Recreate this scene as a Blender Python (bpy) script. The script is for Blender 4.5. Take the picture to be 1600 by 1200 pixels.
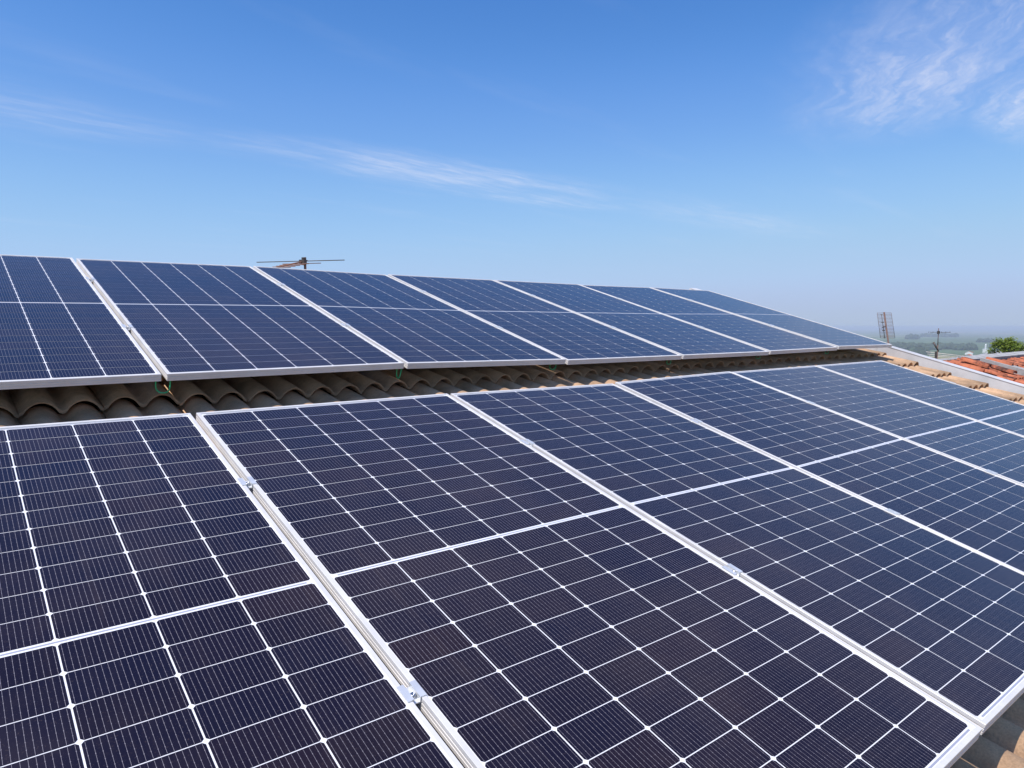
import bpy, bmesh, math, random
from mathutils import Matrix, Vector, Euler
R_ = math.radians
for o in list(bpy.data.objects):
    bpy.data.objects.remove(o, do_unlink=True)
sc = bpy.context.scene
COL = sc.collection
random.seed(7)

# ------------------------------------------------------------------ camera
# world: X along the panel rows, Y horizontal towards the ridge, Z up; the origin of the
# roof frame (top left corner of the second front panel) stands Z0 above the street
Z0 = 4.6
cam = bpy.data.cameras.new('camera')
camo = bpy.data.objects.new('camera', cam)
COL.objects.link(camo)
sc.camera = camo
cam.sensor_width = 36.0
cam.lens = 24.85
cam.clip_start = 0.05
cam.clip_end = 120000
camo.matrix_world = Matrix(((0.77649, 0.050617, -0.628094, -0.72131),
                            (-0.63013, 0.062374, -0.77398, -2.72081),
                            (0.0, 0.996768, 0.080328, 0.31115 + Z0),
                            (0, 0, 0, 1)))
CAMP = Vector((-0.72131, -2.72081, 0.31115 + Z0))

# ------------------------------------------------------------------ render / exposure
sc.render.engine = 'CYCLES'
sc.cycles.use_denoising = True
sc.cycles.max_bounces = 8
sc.cycles.volume_bounces = 0
sc.cycles.sample_clamp_indirect = 6.0
sc.view_settings.view_transform = 'Standard'
sc.view_settings.look = 'None'
sc.view_settings.gamma = 1.0
sc.view_settings.exposure = 0.0
sc.view_settings.use_curve_mapping = False

# ------------------------------------------------------------------ sun and sky
SUN_TO = Vector((-0.4791, -0.0690, 0.8750)).normalized()
SUN_EL = math.asin(SUN_TO.z)
SUN_AZ = math.atan2(SUN_TO.x, SUN_TO.y)          # clockwise from +Y
sun = bpy.data.lights.new('sun', 'SUN')
sun.energy = 5.0
sun.angle = R_(0.53)
sun.color = (1.0, 0.945, 0.87)
suno = bpy.data.objects.new('sun', sun)
COL.objects.link(suno)
suno.rotation_euler = (-SUN_TO).to_track_quat('-Z', 'Y').to_euler()
suno.location = (0, 0, 30)

w = bpy.data.worlds.new('World')
sc.world = w
w.use_nodes = True
nt = w.node_tree
nt.nodes.clear()


def N(tree, typ, **kw):
    n = tree.nodes.new(typ)
    for k, v in kw.items():
        if k == 'inp':
            for a, b in v.items():
                n.inputs[a].default_value = b
        else:
            setattr(n, k, v)
    return n


def math_n(tree, op, a, b=None, c=None, clamp=False):
    n = tree.nodes.new('ShaderNodeMath')
    n.operation = op
    n.use_clamp = clamp
    for i, x in enumerate((a, b, c)):
        if x is None:
            continue
        if isinstance(x, (int, float)):
            n.inputs[i].default_value = x
        else:
            tree.links.new(x, n.inputs[i])
    return n.outputs[0]


def vmath(tree, op, a, b=None, scale=None):
    n = tree.nodes.new('ShaderNodeVectorMath')
    n.operation = op
    for i, x in enumerate((a, b)):
        if x is None:
            continue
        if isinstance(x, (tuple, list)):
            n.inputs[i].default_value = x
        else:
            tree.links.new(x, n.inputs[i])
    if scale is not None:
        if isinstance(scale, (int, float)):
            n.inputs['Scale'].default_value = scale
        else:
            tree.links.new(scale, n.inputs['Scale'])
    return n.outputs['Value'] if op in ('LENGTH', 'DOT_PRODUCT', 'DISTANCE') else n.outputs[0]


def maprange(tree, v, a, b, c=0.0, d=1.0, smooth=True):
    n = tree.nodes.new('ShaderNodeMapRange')
    n.interpolation_type = 'SMOOTHSTEP' if smooth else 'LINEAR'
    tree.links.new(v, n.inputs[0])
    for i, x in enumerate((a, b, c, d)):
        n.inputs[i + 1].default_value = x
    return n.outputs[0]


def noise(tree, vec, scale, detail=4.0, rough=0.55, dist=0.0):
    n = tree.nodes.new('ShaderNodeTexNoise')
    n.inputs['Scale'].default_value = scale
    n.inputs['Detail'].default_value = detail
    n.inputs['Roughness'].default_value = rough
    n.inputs['Distortion'].default_value = dist
    if vec is not None:
        tree.links.new(vec, n.inputs['Vector'])
    return n


SKY_STRENGTH = 0.12
sky = N(nt, 'ShaderNodeTexSky', sky_type='NISHITA', sun_disc=False)
sky.sun_elevation = SUN_EL
sky.sun_rotation = SUN_AZ
sky.altitude = 600
sky.air_density = 1.0
sky.dust_density = 0.3
sky.ozone_density = 3.0
tc = N(nt, 'ShaderNodeTexCoord')
sep = N(nt, 'ShaderNodeSeparateXYZ')
nt.links.new(tc.outputs['Generated'], sep.inputs[0])
zc = math_n(nt, 'MAXIMUM', sep.outputs[2], 0.03)
inv = math_n(nt, 'DIVIDE', 1.0, zc)
q = vmath(nt, 'SCALE', tc.outputs['Generated'], scale=inv)      # thin cirrus layer seen from below, height 1


def cmap(loc, rot, scl, src=None):
    m = N(nt, 'ShaderNodeMapping', vector_type='TEXTURE')
    m.inputs['Location'].default_value = loc
    m.inputs['Rotation'].default_value = (0, 0, R_(rot))
    m.inputs['Scale'].default_value = scl
    nt.links.new(src or q, m.inputs['Vector'])
    return m.outputs[0]


wn = noise(nt, q, 0.9, 5, 0.6)
warp = vmath(nt, 'SCALE', vmath(nt, 'SUBTRACT', wn.outputs['Color'], (0.5, 0.5, 0.5)), scale=0.40)
qw = vmath(nt, 'ADD', q, warp)


def blob(loc, rot, scl, soft=0.15):
    v = cmap(loc, rot, scl, qw)
    # ignore the layer's own height
    s = N(nt, 'ShaderNodeSeparateXYZ')
    nt.links.new(v, s.inputs[0])
    l = math_n(nt, 'SQRT', math_n(nt, 'ADD', math_n(nt, 'MULTIPLY', s.outputs[0], s.outputs[0]),
                                  math_n(nt, 'MULTIPLY', s.outputs[1], s.outputs[1])))
    return maprange(nt, l, 1.0, soft)


# cirrus: streak running along X north of the roof, a feathery bank to the east, others round the dome
def mul(a, b): return math_n(nt, 'MULTIPLY', a, b)
def mx(a, b): return math_n(nt, 'MAXIMUM', a, b)


streaks = mul(blob((2.7, 3.95, 1), -2.5, (2.2, 0.60, 1), 0.0), 0.95)
streaks = mx(streaks, mul(blob((3.5, 4.2, 1), -1, (1.6, 0.42, 1)), 0.65))
streaks = mx(streaks, mul(blob((0.3, 4.0, 1), 3, (1.4, 0.62, 1), 0.0), 0.42))
streaks = mx(streaks, mul(blob((5.9, 3.9, 1), 3, (2.6, 0.7, 1)), 0.38))
streaks = mx(streaks, mul(blob((-4.5, 2.0, 1), -10, (3.2, 0.5, 1)), 0.7))
streaks = mx(streaks, mul(blob((-1.5, -3.0, 1), 12, (3.2, 0.6, 1)), 0.7))
bank = mul(blob((3.1, 1.22, 1), 33, (1.35, 0.66, 1), 0.0), 1.05)
bank = mx(bank, mul(blob((4.0, 1.12, 1), 14, (0.95, 0.32, 1)), 1.05))
bank = mx(bank, mul(blob((3.5, -2.6, 1), 35, (1.6, 0.6, 1)), 0.7))


qv = vmath(nt, 'ADD', q, vmath(nt, 'SCALE', warp, scale=2.2))


def fibres(rot, seed, src=None):
    a_ = noise(nt, cmap((seed, 1, 0), rot, (1.0, 0.20, 1), src or qw), 2.4, 8, 0.60, 0.15)
    b_ = noise(nt, cmap((seed + 3, 1, 0), rot + 9, (0.45, 0.085, 1)), 2.2, 6, 0.62, 0.25)
    av, bv = maprange(nt, a_.outputs['Fac'], 0.32, 0.72), maprange(nt, b_.outputs['Fac'], 0.30, 0.74)
    return math_n(nt, 'ADD', 0.27, math_n(nt, 'ADD', mul(av, 0.36), mul(mul(av, bv), 0.46)))


brk = noise(nt, cmap((2, 5, 0), 8, (1.0, 0.4, 1)), 1.1, 5, 0.6, 0.3)
brk = maprange(nt, brk.outputs['Fac'], 0.34, 0.60, 0.40, 1.05)
fa = math_n(nt, 'ADD', mul(mul(streaks, brk), fibres(6, 0)), mul(bank, fibres(30, 5, qv)))
thin = noise(nt, cmap((7, 2, 0), 10, (2.2, 0.5, 1)), 1.0, 7, 0.6, 0.2)
thinv = mul(maprange(nt, thin.outputs['Fac'], 0.52, 0.80), 0.12)
cl = math_n(nt, 'ADD', fa, thinv, clamp=True)
cl = mul(cl, maprange(nt, sep.outputs[2], 0.03, 0.14))
cl = mul(cl, 0.54)
skym = N(nt, 'ShaderNodeMixRGB', blend_type='MIX')
nt.links.new(cl, skym.inputs['Fac'])
# one colour grade for the whole dome: deeper blue overhead, softer brightness towards the horizon
sk01 = vmath(nt, 'SCALE', sky.outputs[0], scale=SKY_STRENGTH)
hs = N(nt, 'ShaderNodeRGBCurve')
CURV = [[(0.10, 0.05), (0.135, 0.082), (0.19, 0.162), (0.34, 0.33), (0.52, 0.42), (0.90, 0.46)],
        [(0.18, 0.17), (0.235, 0.25), (0.32, 0.37), (0.52, 0.56), (0.73, 0.605), (0.92, 0.585)],
        [(0.30, 0.47), (0.43, 0.66), (0.545, 0.81), (0.75, 0.89), (0.87, 0.86)]]
for ci, pts_ in enumerate(CURV):
    cv_ = hs.mapping.curves[ci]
    for p_ in pts_:
        cv_.points.new(*p_)
    cv_.points[-1].location = (1.0, pts_[-1][1] * (0.97 if ci == 1 else 1.0))
hs.mapping.update()
nt.links.new(sk01, hs.inputs['Color'])
# greyer air low over the horizon, all round
hzm = N(nt, 'ShaderNodeMixRGB')
nt.links.new(mul(maprange(nt, sep.outputs[2], 0.07, 0.0), 0.92), hzm.inputs['Fac'])
nt.links.new(hs.outputs[0], hzm.inputs['Color1'])
hzm.inputs['Color2'].default_value = (0.445, 0.540, 0.700, 1)
nt.links.new(hzm.outputs[0], skym.inputs['Color1'])
skym.inputs['Color2'].default_value = (0.84, 0.86, 0.98, 1)
skyu = vmath(nt, 'SCALE', skym.outputs[0], scale=1.0 / SKY_STRENGTH)
bg = N(nt, 'ShaderNodeBackground')
bg.inputs['Strength'].default_value = SKY_STRENGTH
nt.links.new(skyu, bg.inputs['Color'])
wo = N(nt, 'ShaderNodeOutputWorld')
nt.links.new(bg.outputs[0], wo.inputs['Surface'])

# ------------------------------------------------------------------ materials


def new_mat(name):
    m = bpy.data.materials.new(name)
    m.use_nodes = True
    t = m.node_tree
    return m, t, t.nodes['Principled BSDF']


def simple(name, col, rough=0.6, metal=0.0, spec=0.5, vary=0.0, nscale=8.0, bump=0.0, objvar=0.0, coords='Object'):
    """base colour with noise mottling, optional bump and per object variation"""
    m, t, b = new_mat(name)
    b.inputs['Roughness'].default_value = rough
    b.inputs['Metallic'].default_value = metal
    b.inputs['Specular IOR Level'].default_value = spec
    c = N(t, 'ShaderNodeTexCoord')
    n = noise(t, c.outputs[coords], nscale, 6, 0.6)
    f = maprange(t, n.outputs['Fac'], 0.25, 0.75, 1 - vary, 1 + vary)
    if objvar:
        oi = N(t, 'ShaderNodeObjectInfo')
        f = math_n(t, 'MULTIPLY', f, maprange(t, oi.outputs['Random'], 0, 1, 1 - objvar, 1 + objvar, False))
    v = vmath(t, 'SCALE', col[:3], scale=f)
    t.links.new(v, b.inputs['Base Color'])
    if bump:
        bp = N(t, 'ShaderNodeBump')
        bp.inputs['Strength'].default_value = bump
        bp.inputs['Distance'].default_value = 0.01
        n2 = noise(t, c.outputs[coords], nscale * 6, 5, 0.6)
        t.links.new(n2.outputs['Fac'], bp.inputs['Height'])
        t.links.new(bp.outputs[0], b.inputs['Normal'])
    return m


def dust_reflect_mix(t, col_out, coords_out, amount, col=(0.42, 0.36, 0.30)):
    """thin dust film lying on the glass, in specks and soft blotches; on cells these also paint brownish reflections"""
    n = noise(t, coords_out, 1.6, 8, 0.72)
    s = noise(t, coords_out, 240.0, 2, 0.5)
    sp = maprange(t, s.outputs['Fac'], 0.60, 0.78)
    # rain-washed streaks running down the slope
    mp_ = N(t, 'ShaderNodeMapping')
    mp_.inputs['Scale'].default_value = (26.0, 0.9, 0.9)
    t.links.new(coords_out, mp_.inputs['Vector'])
    sk_ = noise(t, mp_.outputs[0], 1.0, 5, 0.65)
    stv = maprange(t, sk_.outputs['Fac'], 0.50, 0.74)
    f = math_n(t, 'MULTIPLY', math_n(t, 'ADD', maprange(t, n.outputs['Fac'], 0.38, 0.72, 0.15, 1.5),
                                     math_n(t, 'ADD', math_n(t, 'MULTIPLY', sp, 2.2), math_n(t, 'MULTIPLY', stv, 0.7))), amount, clamp=True)
    mixn = N(t, 'ShaderNodeMixRGB')
    t.links.new(f, mixn.inputs['Fac'])
    t.links.new(col_out, mixn.inputs['Color1'])
    mixn.inputs['Color2'].default_value = (*col, 1)
    return mixn.outputs[0]


PW, PH = 1.099, 2.278
SCL = PW / 1.134
CW, CG = 0.1806 * SCL, 0.0036 * SCL
CH, RG, MG = 0.0900, 0.0025, 0.016
MU = (PW - (6 * CW + 5 * CG)) / 2
MV = (PH - (24 * CH + 22 * RG + MG)) / 2
NB = 16


def cell_material():
    m, t, b = new_mat('silicon_cell')
    c = N(t, 'ShaderNodeTexCoord')
    s = N(t, 'ShaderNodeSeparateXYZ')
    t.links.new(c.outputs['Object'], s.inputs[0])
    pitch = CW / NB
    fx = math_n(t, 'FRACT', math_n(t, 'ADD', math_n(t, 'DIVIDE', s.outputs[0], pitch), 100.0))
    dx = math_n(t, 'MULTIPLY', math_n(t, 'ABSOLUTE', math_n(t, 'SUBTRACT', fx, 0.5)), pitch)
    fy = math_n(t, 'FRACT', math_n(t, 'ADD', math_n(t, 'DIVIDE', s.outputs[1], 0.0182), 100.0))
    pad = math_n(t, 'LESS_THAN', math_n(t, 'ABSOLUTE', math_n(t, 'SUBTRACT', fy, 0.5)), 0.055)
    half = math_n(t, 'ADD', 0.00032, math_n(t, 'MULTIPLY', pad, 0.0004))
    wire = math_n(t, 'LESS_THAN', dx, half)
    inside = math_n(t, 'LESS_THAN', math_n(t, 'ABSOLUTE', s.outputs[1]), CH / 2 - 0.0012)
    wire = math_n(t, 'MULTIPLY', wire, inside)
    oi = N(t, 'ShaderNodeObjectInfo')
    cr = N(t, 'ShaderNodeValToRGB')
    cr.color_ramp.elements[0].color = (0.0075, 0.0034, 0.0072, 1)
    cr.color_ramp.elements[1].color = (0.0120, 0.0052, 0.0078, 1)
    e = cr.color_ramp.elements.new(0.55)
    e.color = (0.0062, 0.0038, 0.0112, 1)
    t.links.new(oi.outputs['Random'], cr.inputs[0])
    geo = N(t, 'ShaderNodeNewGeometry')
    basec = dust_reflect_mix(t, cr.outputs[0], geo.outputs['Position'], 0.024, (0.50, 0.36, 0.27))  # warm dust blotches double as brownish reflections painted into the cell colour
    mixn = N(t, 'ShaderNodeMixRGB')
    t.links.new(wire, mixn.inputs['Fac'])
    t.links.new(basec, mixn.inputs['Color1'])
    mixn.inputs['Color2'].default_value = (0.225, 0.205, 0.225, 1)
    t.links.new(mixn.outputs[0], b.inputs['Base Color'])
    b.inputs['Roughness'].default_value = 0.17
    b.inputs['IOR'].default_value = 1.5
    b.inputs['Specular IOR Level'].default_value = 0.50
    # rolled solar glass: very fine pebbled relief
    n = noise(t, geo.outputs['Position'], 420.0, 2, 0.5)
    bp = N(t, 'ShaderNodeBump')
    bp.inputs['Strength'].default_value = 0.04
    bp.inputs['Distance'].default_value = 0.002
    t.links.new(n.outputs['Fac'], bp.inputs['Height'])
    t.links.new(bp.outputs[0], b.inputs['Normal'])
    return m


def aluminium(name, col=(0.80, 0.79, 0.80), rough=0.38, metal=0.35):
    m, t, b = new_mat(name)
    c = N(t, 'ShaderNodeTexCoord')
    n = noise(t, c.outputs['Object'], 9.0, 6, 0.65)
    st = N(t, 'ShaderNodeMapping')
    st.inputs['Scale'].default_value = (1, 0.02, 1)
    t.links.new(c.outputs['Object'], st.inputs['Vector'])
    n2 = noise(t, st.outputs[0], 600.0, 2, 0.5)
    f = math_n(t, 'MULTIPLY', maprange(t, n.outputs['Fac'], 0.3, 0.75, 0.90, 1.04),
               maprange(t, n2.outputs['Fac'], 0.3, 0.7, 0.97, 1.03))
    t.links.new(vmath(t, 'SCALE', col, scale=f), b.inputs['Base Color'])
    b.inputs['Metallic'].default_value = metal
    t.links.new(maprange(t, n.outputs['Fac'], 0.2, 0.8, rough - 0.06, rough + 0.10), b.inputs['Roughness'])
    return m


M = {}
M['cell'] = cell_material()
M['alu'] = aluminium('anodised_aluminium', (0.70, 0.675, 0.66), 0.42, 0.08)
M['rail'] = aluminium('mill_aluminium', (0.62, 0.62, 0.64), 0.42, 0.7)
M['clamp'] = aluminium('clamp_aluminium', (0.78, 0.79, 0.80), 0.32, 0.45)
M['steel'] = aluminium('stainless_steel', (0.50, 0.50, 0.52), 0.28, 1.0)
m, t, b = new_mat('white_backsheet')
c = N(t, 'ShaderNodeTexCoord')
g = N(t, 'ShaderNodeRGB')
g.outputs[0].default_value = (0.80, 0.80, 0.82, 1)
t.links.new(dust_reflect_mix(t, g.outputs[0], c.outputs['Object'], 0.03), b.inputs['Base Color'])
b.inputs['Roughness'].default_value = 0.24
b.inputs['IOR'].default_value = 1.45
M['back'] = m
M['rear'] = simple('shade_deepening_rear', (0.02, 0.02, 0.03), 0.2)  # added dark backing, cuts bounce light onto the tiles
M['ribbon'] = simple('tinned_ribbon', (0.46, 0.46, 0.52), 0.3, 0.3, vary=0.05)


def tile_material():
    m, t, b = new_mat('beige_concrete_tile')
    c = N(t, 'ShaderNodeTexCoord')
    oi = N(t, 'ShaderNodeObjectInfo')
    geo = N(t, 'ShaderNodeNewGeometry')
    P = geo.outputs['Position']
    n1 = noise(t, P, 5.0, 7, 0.65)
    n2 = noise(t, P, 160.0, 4, 0.6)
    f = math_n(t, 'MULTIPLY', maprange(t, n1.outputs['Fac'], 0.32, 0.66, 0.66, 1.10),
               maprange(t, n2.outputs['Fac'], 0.3, 0.7, 0.90, 1.08))
    f = math_n(t, 'MULTIPLY', f, maprange(t, oi.outputs['Random'], 0, 1, 0.86, 1.07, False))
    v = vmath(t, 'SCALE', (0.610, 0.385, 0.228), scale=f)
    # grey lichen freckles, strengthened to paint the shaded strip darker
    n3 = noise(t, P, 38.0, 5, 0.7)
    sp = math_n(t, 'MULTIPLY', maprange(t, n3.outputs['Fac'], 0.56, 0.72), 0.45)
    mixn = N(t, 'ShaderNodeMixRGB')
    t.links.new(sp, mixn.inputs['Fac'])
    t.links.new(v, mixn.inputs['Color1'])
    mixn.inputs['Color2'].default_value = (0.20, 0.17, 0.13, 1)
    t.links.new(mixn.outputs[0], b.inputs['Base Color'])
    b.inputs['Roughness'].default_value = 0.82
    b.inputs['Specular IOR Level'].default_value = 0.3
    bp = N(t, 'ShaderNodeBump')
    bp.inputs['Strength'].default_value = 0.35
    bp.inputs['Distance'].default_value = 0.002
    t.links.new(n2.outputs['Fac'], bp.inputs['Height'])
    t.links.new(bp.outputs[0], b.inputs['Normal'])
    return m


M['tile'] = tile_material()


def clay_material():
    m, t, b = new_mat('red_clay_tile')
    oi = N(t, 'ShaderNodeObjectInfo')
    geo = N(t, 'ShaderNodeNewGeometry')
    P = geo.outputs['Position']
    n1 = noise(t, P, 9.0, 7, 0.75)
    cr = N(t, 'ShaderNodeValToRGB')
    cr.color_ramp.elements[0].position = 0.36
    cr.color_ramp.elements[0].color = (0.085, 0.040, 0.030, 1)
    cr.color_ramp.elements[1].position = 0.72
    cr.color_ramp.elements[1].color = (0.60, 0.20, 0.10, 1)
    e = cr.color_ramp.elements.new(0.5)
    e.color = (0.45, 0.14, 0.072, 1)
    sh = math_n(t, 'ADD', n1.outputs['Fac'], maprange(t, oi.outputs['Random'], 0, 1, -0.12, 0.13, False))
    t.links.new(sh, cr.inputs[0])
    t.links.new(cr.outputs[0], b.inputs['Base Color'])
    b.inputs['Roughness'].default_value = 0.85
    b.inputs['Specular IOR Level'].default_value = 0.25
    return m


M['clay'] = clay_material()
M['deck'] = simple('light_blocking_deck', (0.09, 0.065, 0.045), 0.9, vary=0.2)
M['flash'] = simple('galvanised_flashing', (0.60, 0.59, 0.59), 0.55, 0.05, vary=0.16, nscale=3.0)
M['mortar'] = simple('grey_mortar', (0.36, 0.35, 0.34), 0.9, vary=0.25, nscale=6.0, bump=0.3)
M['plaster'] = simple('cream_plaster', (0.66, 0.60, 0.50), 0.85, vary=0.10, nscale=2.0, bump=0.15)
M['whitewall'] = simple('white_plaster', (0.74, 0.74, 0.72), 0.85, vary=0.10, nscale=2.0)
M['greywall'] = simple('grey_plaster', (0.42, 0.42, 0.42), 0.85, vary=0.15, nscale=2.0)
M['fibro'] = simple('fibre_cement', (0.36, 0.35, 0.36), 0.85, vary=0.2, nscale=3.0)
M['glass'] = simple('dark_window_glass', (0.03, 0.04, 0.05), 0.08)
M['door'] = simple('brown_door', (0.16, 0.08, 0.04), 0.6, vary=0.1)
M['rust'] = simple('rusty_pipe', (0.17, 0.10, 0.085), 0.75, 0.2, vary=0.3, nscale=30)
M['darkmetal'] = simple('dark_weathered_metal', (0.09, 0.075, 0.07), 0.6, 0.4, vary=0.3, nscale=30)
M['palemetal'] = simple('pale_weathered_metal', (0.50, 0.44, 0.41), 0.5, 0.5, vary=0.2, nscale=30)
M['pinkmetal'] = simple('pale_enamelled_tube', (0.72, 0.62, 0.58), 0.5, 0.0, vary=0.1, nscale=20)
M['orange'] = simple('copper_brown_plastic', (0.33, 0.17, 0.11), 0.5, vary=0.2)
M['green'] = simple('green_wire_sheath', (0.02, 0.40, 0.17), 0.4)
M['bark'] = simple('grey_brown_bark', (0.12, 0.085, 0.06), 0.9, vary=0.3, nscale=12, bump=0.4)
m, t, b = new_mat('bright_green_leaf')
geo = N(t, 'ShaderNodeNewGeometry')
n1 = noise(t, geo.outputs['Position'], 2.2, 4, 0.6)
cr = N(t, 'ShaderNodeValToRGB')
cr.color_ramp.elements[0].position = 0.3
cr.color_ramp.elements[0].color = (0.09, 0.16, 0.018, 1)
cr.color_ramp.elements[1].position = 0.72
cr.color_ramp.elements[1].color = (0.32, 0.38, 0.04, 1)
t.links.new(n1.outputs['Fac'], cr.inputs[0])
t.links.new(cr.outputs[0], b.inputs['Base Color'])
b.inputs['Roughness'].default_value = 0.5
tr = N(t, 'ShaderNodeBsdfTranslucent')
t.links.new(cr.outputs[0], tr.inputs['Color'])
ms = N(t, 'ShaderNodeMixShader')
ms.inputs[0].default_value = 0.4
t.links.new(b.outputs[0], ms.inputs[1])
t.links.new(tr.outputs[0], ms.inputs[2])
t.links.new(ms.outputs[0], t.nodes['Material Output'].inputs['Surface'])
M['leaf'] = m
M['wood'] = simple('distant_foliage', (0.040, 0.062, 0.028), 0.9, vary=0.45, nscale=0.05)

# terrain: field mosaic
m, t, b = new_mat('farmland')
geo = N(t, 'ShaderNodeNewGeometry')
P = geo.outputs['Position']
mp = N(t, 'ShaderNodeMapping')
mp.inputs['Rotation'].default_value = (0, 0, R_(33))
mp.inputs['Scale'].default_value = (1 / 900.0, 1 / 420.0, 0.0)
t.links.new(P, mp.inputs['Vector'])
wn2 = noise(t, mp.outputs[0], 0.7, 3, 0.5)
wv = vmath(t, 'ADD', mp.outputs[0], vmath(t, 'SCALE', wn2.outputs['Color'], scale=0.5))
vo = N(t, 'ShaderNodeTexVoronoi', feature='F1')
vo.inputs['Scale'].default_value = 1.0
t.links.new(wv, vo.inputs['Vector'])
sv = N(t, 'ShaderNodeSeparateXYZ')
t.links.new(vo.outputs['Color'], sv.inputs[0])
cr = N(t, 'ShaderNodeValToRGB')
cr.color_ramp.interpolation = 'CONSTANT'
els = [(0.0, (0.085, 0.125, 0.055, 1)), (0.25, (0.12, 0.155, 0.070, 1)), (0.45, (0.15, 0.175, 0.085, 1)),
       (0.62, (0.095, 0.125, 0.060, 1)), (0.78, (0.20, 0.165, 0.115, 1)), (0.86, (0.135, 0.175, 0.075, 1))]
cr.color_ramp.elements[0].position, cr.color_ramp.elements[0].color = els[0]
cr.color_ramp.elements[1].position, cr.color_ramp.elements[1].color = els[1]
for p_, c_ in els[2:]:
    e = cr.color_ramp.elements.new(p_)
    e.color = c_
t.links.new(sv.outputs[0], cr.inputs[0])
n2 = noise(t, P, 0.01, 5, 0.6)
f = maprange(t, n2.outputs['Fac'], 0.25, 0.75, 0.8, 1.15)
dg = vmath(t, 'SCALE', cr.outputs[0], scale=math_n(t, 'MULTIPLY', f, 1.15))
t.links.new(dg, b.inputs['Base Color'])
b.inputs['Roughness'].default_value = 0.95
b.inputs['Specular IOR Level'].default_value = 0.1
M['field'] = m

# ------------------------------------------------------------------ helpers for geometry


def mesh_from(name, verts, faces, mat=None, smooth=False):
    me = bpy.data.meshes.new(name)
    me.from_pydata([tuple(v) for v in verts], [], faces)
    if mat:
        me.materials.append(mat)
    if smooth:
        me.polygons.foreach_set('use_smooth', [True] * len(me.polygons))
    me.update()
    return me


def link(name, data, parent=None, mat4=None):
    o = bpy.data.objects.new(name, data)
    COL.objects.link(o)
    if parent:
        o.parent = parent
    if mat4 is not None:
        o.matrix_local = mat4
    LM[o.name] = mat4.copy() if mat4 is not None else Matrix.Identity(4)
    return o


LM = {}


def lm(o):
    """the local matrix an object was linked with"""
    return LM[o.name]


def tag(o, label=None, cat=None, group=None, kind=None):
    if label: o['label'] = label
    if cat: o['category'] = cat
    if group: o['group'] = group
    if kind: o['kind'] = kind
    return o


class MB:
    """collects vertices and faces of one mesh"""
    def __init__(s):
        s.v, s.f = [], []

    def add(s, vs, fs):
        k = len(s.v)
        s.v += [tuple(x) for x in vs]
        s.f += [tuple(i + k for i in fc) for fc in fs]
        return s

    def box(s, a, b, m4=None):
        x0, y0, z0 = a
        x1, y1, z1 = b
        vs = [Vector(p) for p in ((x0, y0, z0), (x1, y0, z0), (x1, y1, z0), (x0, y1, z0),
                                  (x0, y0, z1), (x1, y0, z1), (x1, y1, z1), (x0, y1, z1))]
        if m4 is not None:
            vs = [m4 @ p for p in vs]
        return s.add(vs, [(3, 2, 1, 0), (4, 5, 6, 7), (0, 1, 5, 4), (1, 2, 6, 5), (2, 3, 7, 6), (3, 0, 4, 7)])

    def tube(s, pts, r, n=6, cap=True):
        pts = [Vector(p) for p in pts]
        rs = r if isinstance(r, (list, tuple)) else [r] * len(pts)
        rings = []
        ref = None
        for i, p in enumerate(pts):
            d = (pts[min(i + 1, len(pts) - 1)] - pts[max(i - 1, 0)]).normalized()
            if ref is None or abs(ref.dot(d)) > 0.98:
                ref = Vector((0, 0, 1)) if abs(d.z) < 0.9 else Vector((1, 0, 0))
            a = d.cross(ref).normalized()
            bb = d.cross(a).normalized()
            ref = -bb if False else ref
            rings.append([p + (a * math.cos(2 * math.pi * j / n) + bb * math.sin(2 * math.pi * j / n)) * rs[i] for j in range(n)])
        vs = [v for rg in rings for v in rg]
        fs = []
        for i in range(len(pts) - 1):
            for j in range(n):
                fs.append((i * n + j, i * n + (j + 1) % n, (i + 1) * n + (j + 1) % n, (i + 1) * n + j))
        if cap:
            fs.append(tuple(range(n - 1, -1, -1)))
            fs.append(tuple((len(pts) - 1) * n + j for j in range(n)))
        return s.add(vs, fs)

    def mesh(s, name, mat, smooth=False):
        return mesh_from(name, s.v, s.f, mat, smooth)

    def build(s, name, mat, parent=None, smooth=False, m4=None):
        return link(name, s.mesh(name, mat, smooth), parent, m4)


# roof frame: x along the rows, y up the slope, z off the panel plane
MR3 = Matrix(((0.999992, -0.001058, -0.00374), (0.0, 0.962249, -0.27217), (0.003887, 0.272168, 0.962242)))
MROOF = Matrix.Translation((0, 0, Z0)) @ MR3.to_4x4()


def RP(x, y, z):
    return MROOF @ Vector((x, y, z))


# ------------------------------------------------------------------ terrain
def terr(x, y):
    dx, dy = x - 5, y - 5
    r = math.hypot(dx, dy)
    k = min(max((r - 75) / 1150.0, 0), 1)
    z = -40.0 * (k * k * (3 - 2 * k) * 0.5 + k * 0.5)
    if r > 1400:
        a = math.atan2(dy, dx)
        q_ = min((r - 1400) / 4000.0, 1)
        z += q_ * (5 * math.sin(x / 1900.0 + 1.1) * math.cos(y / 2300.0) - 3)
        if r > 9000:
            h = min((r - 9000) / 12000.0, 1)
            z += h * h * (42 + 34 * math.sin(a * 9 + 1.2) + 22 * math.sin(a * 23 + 0.4) + 9 * math.sin(a * 61))
    return z


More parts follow.
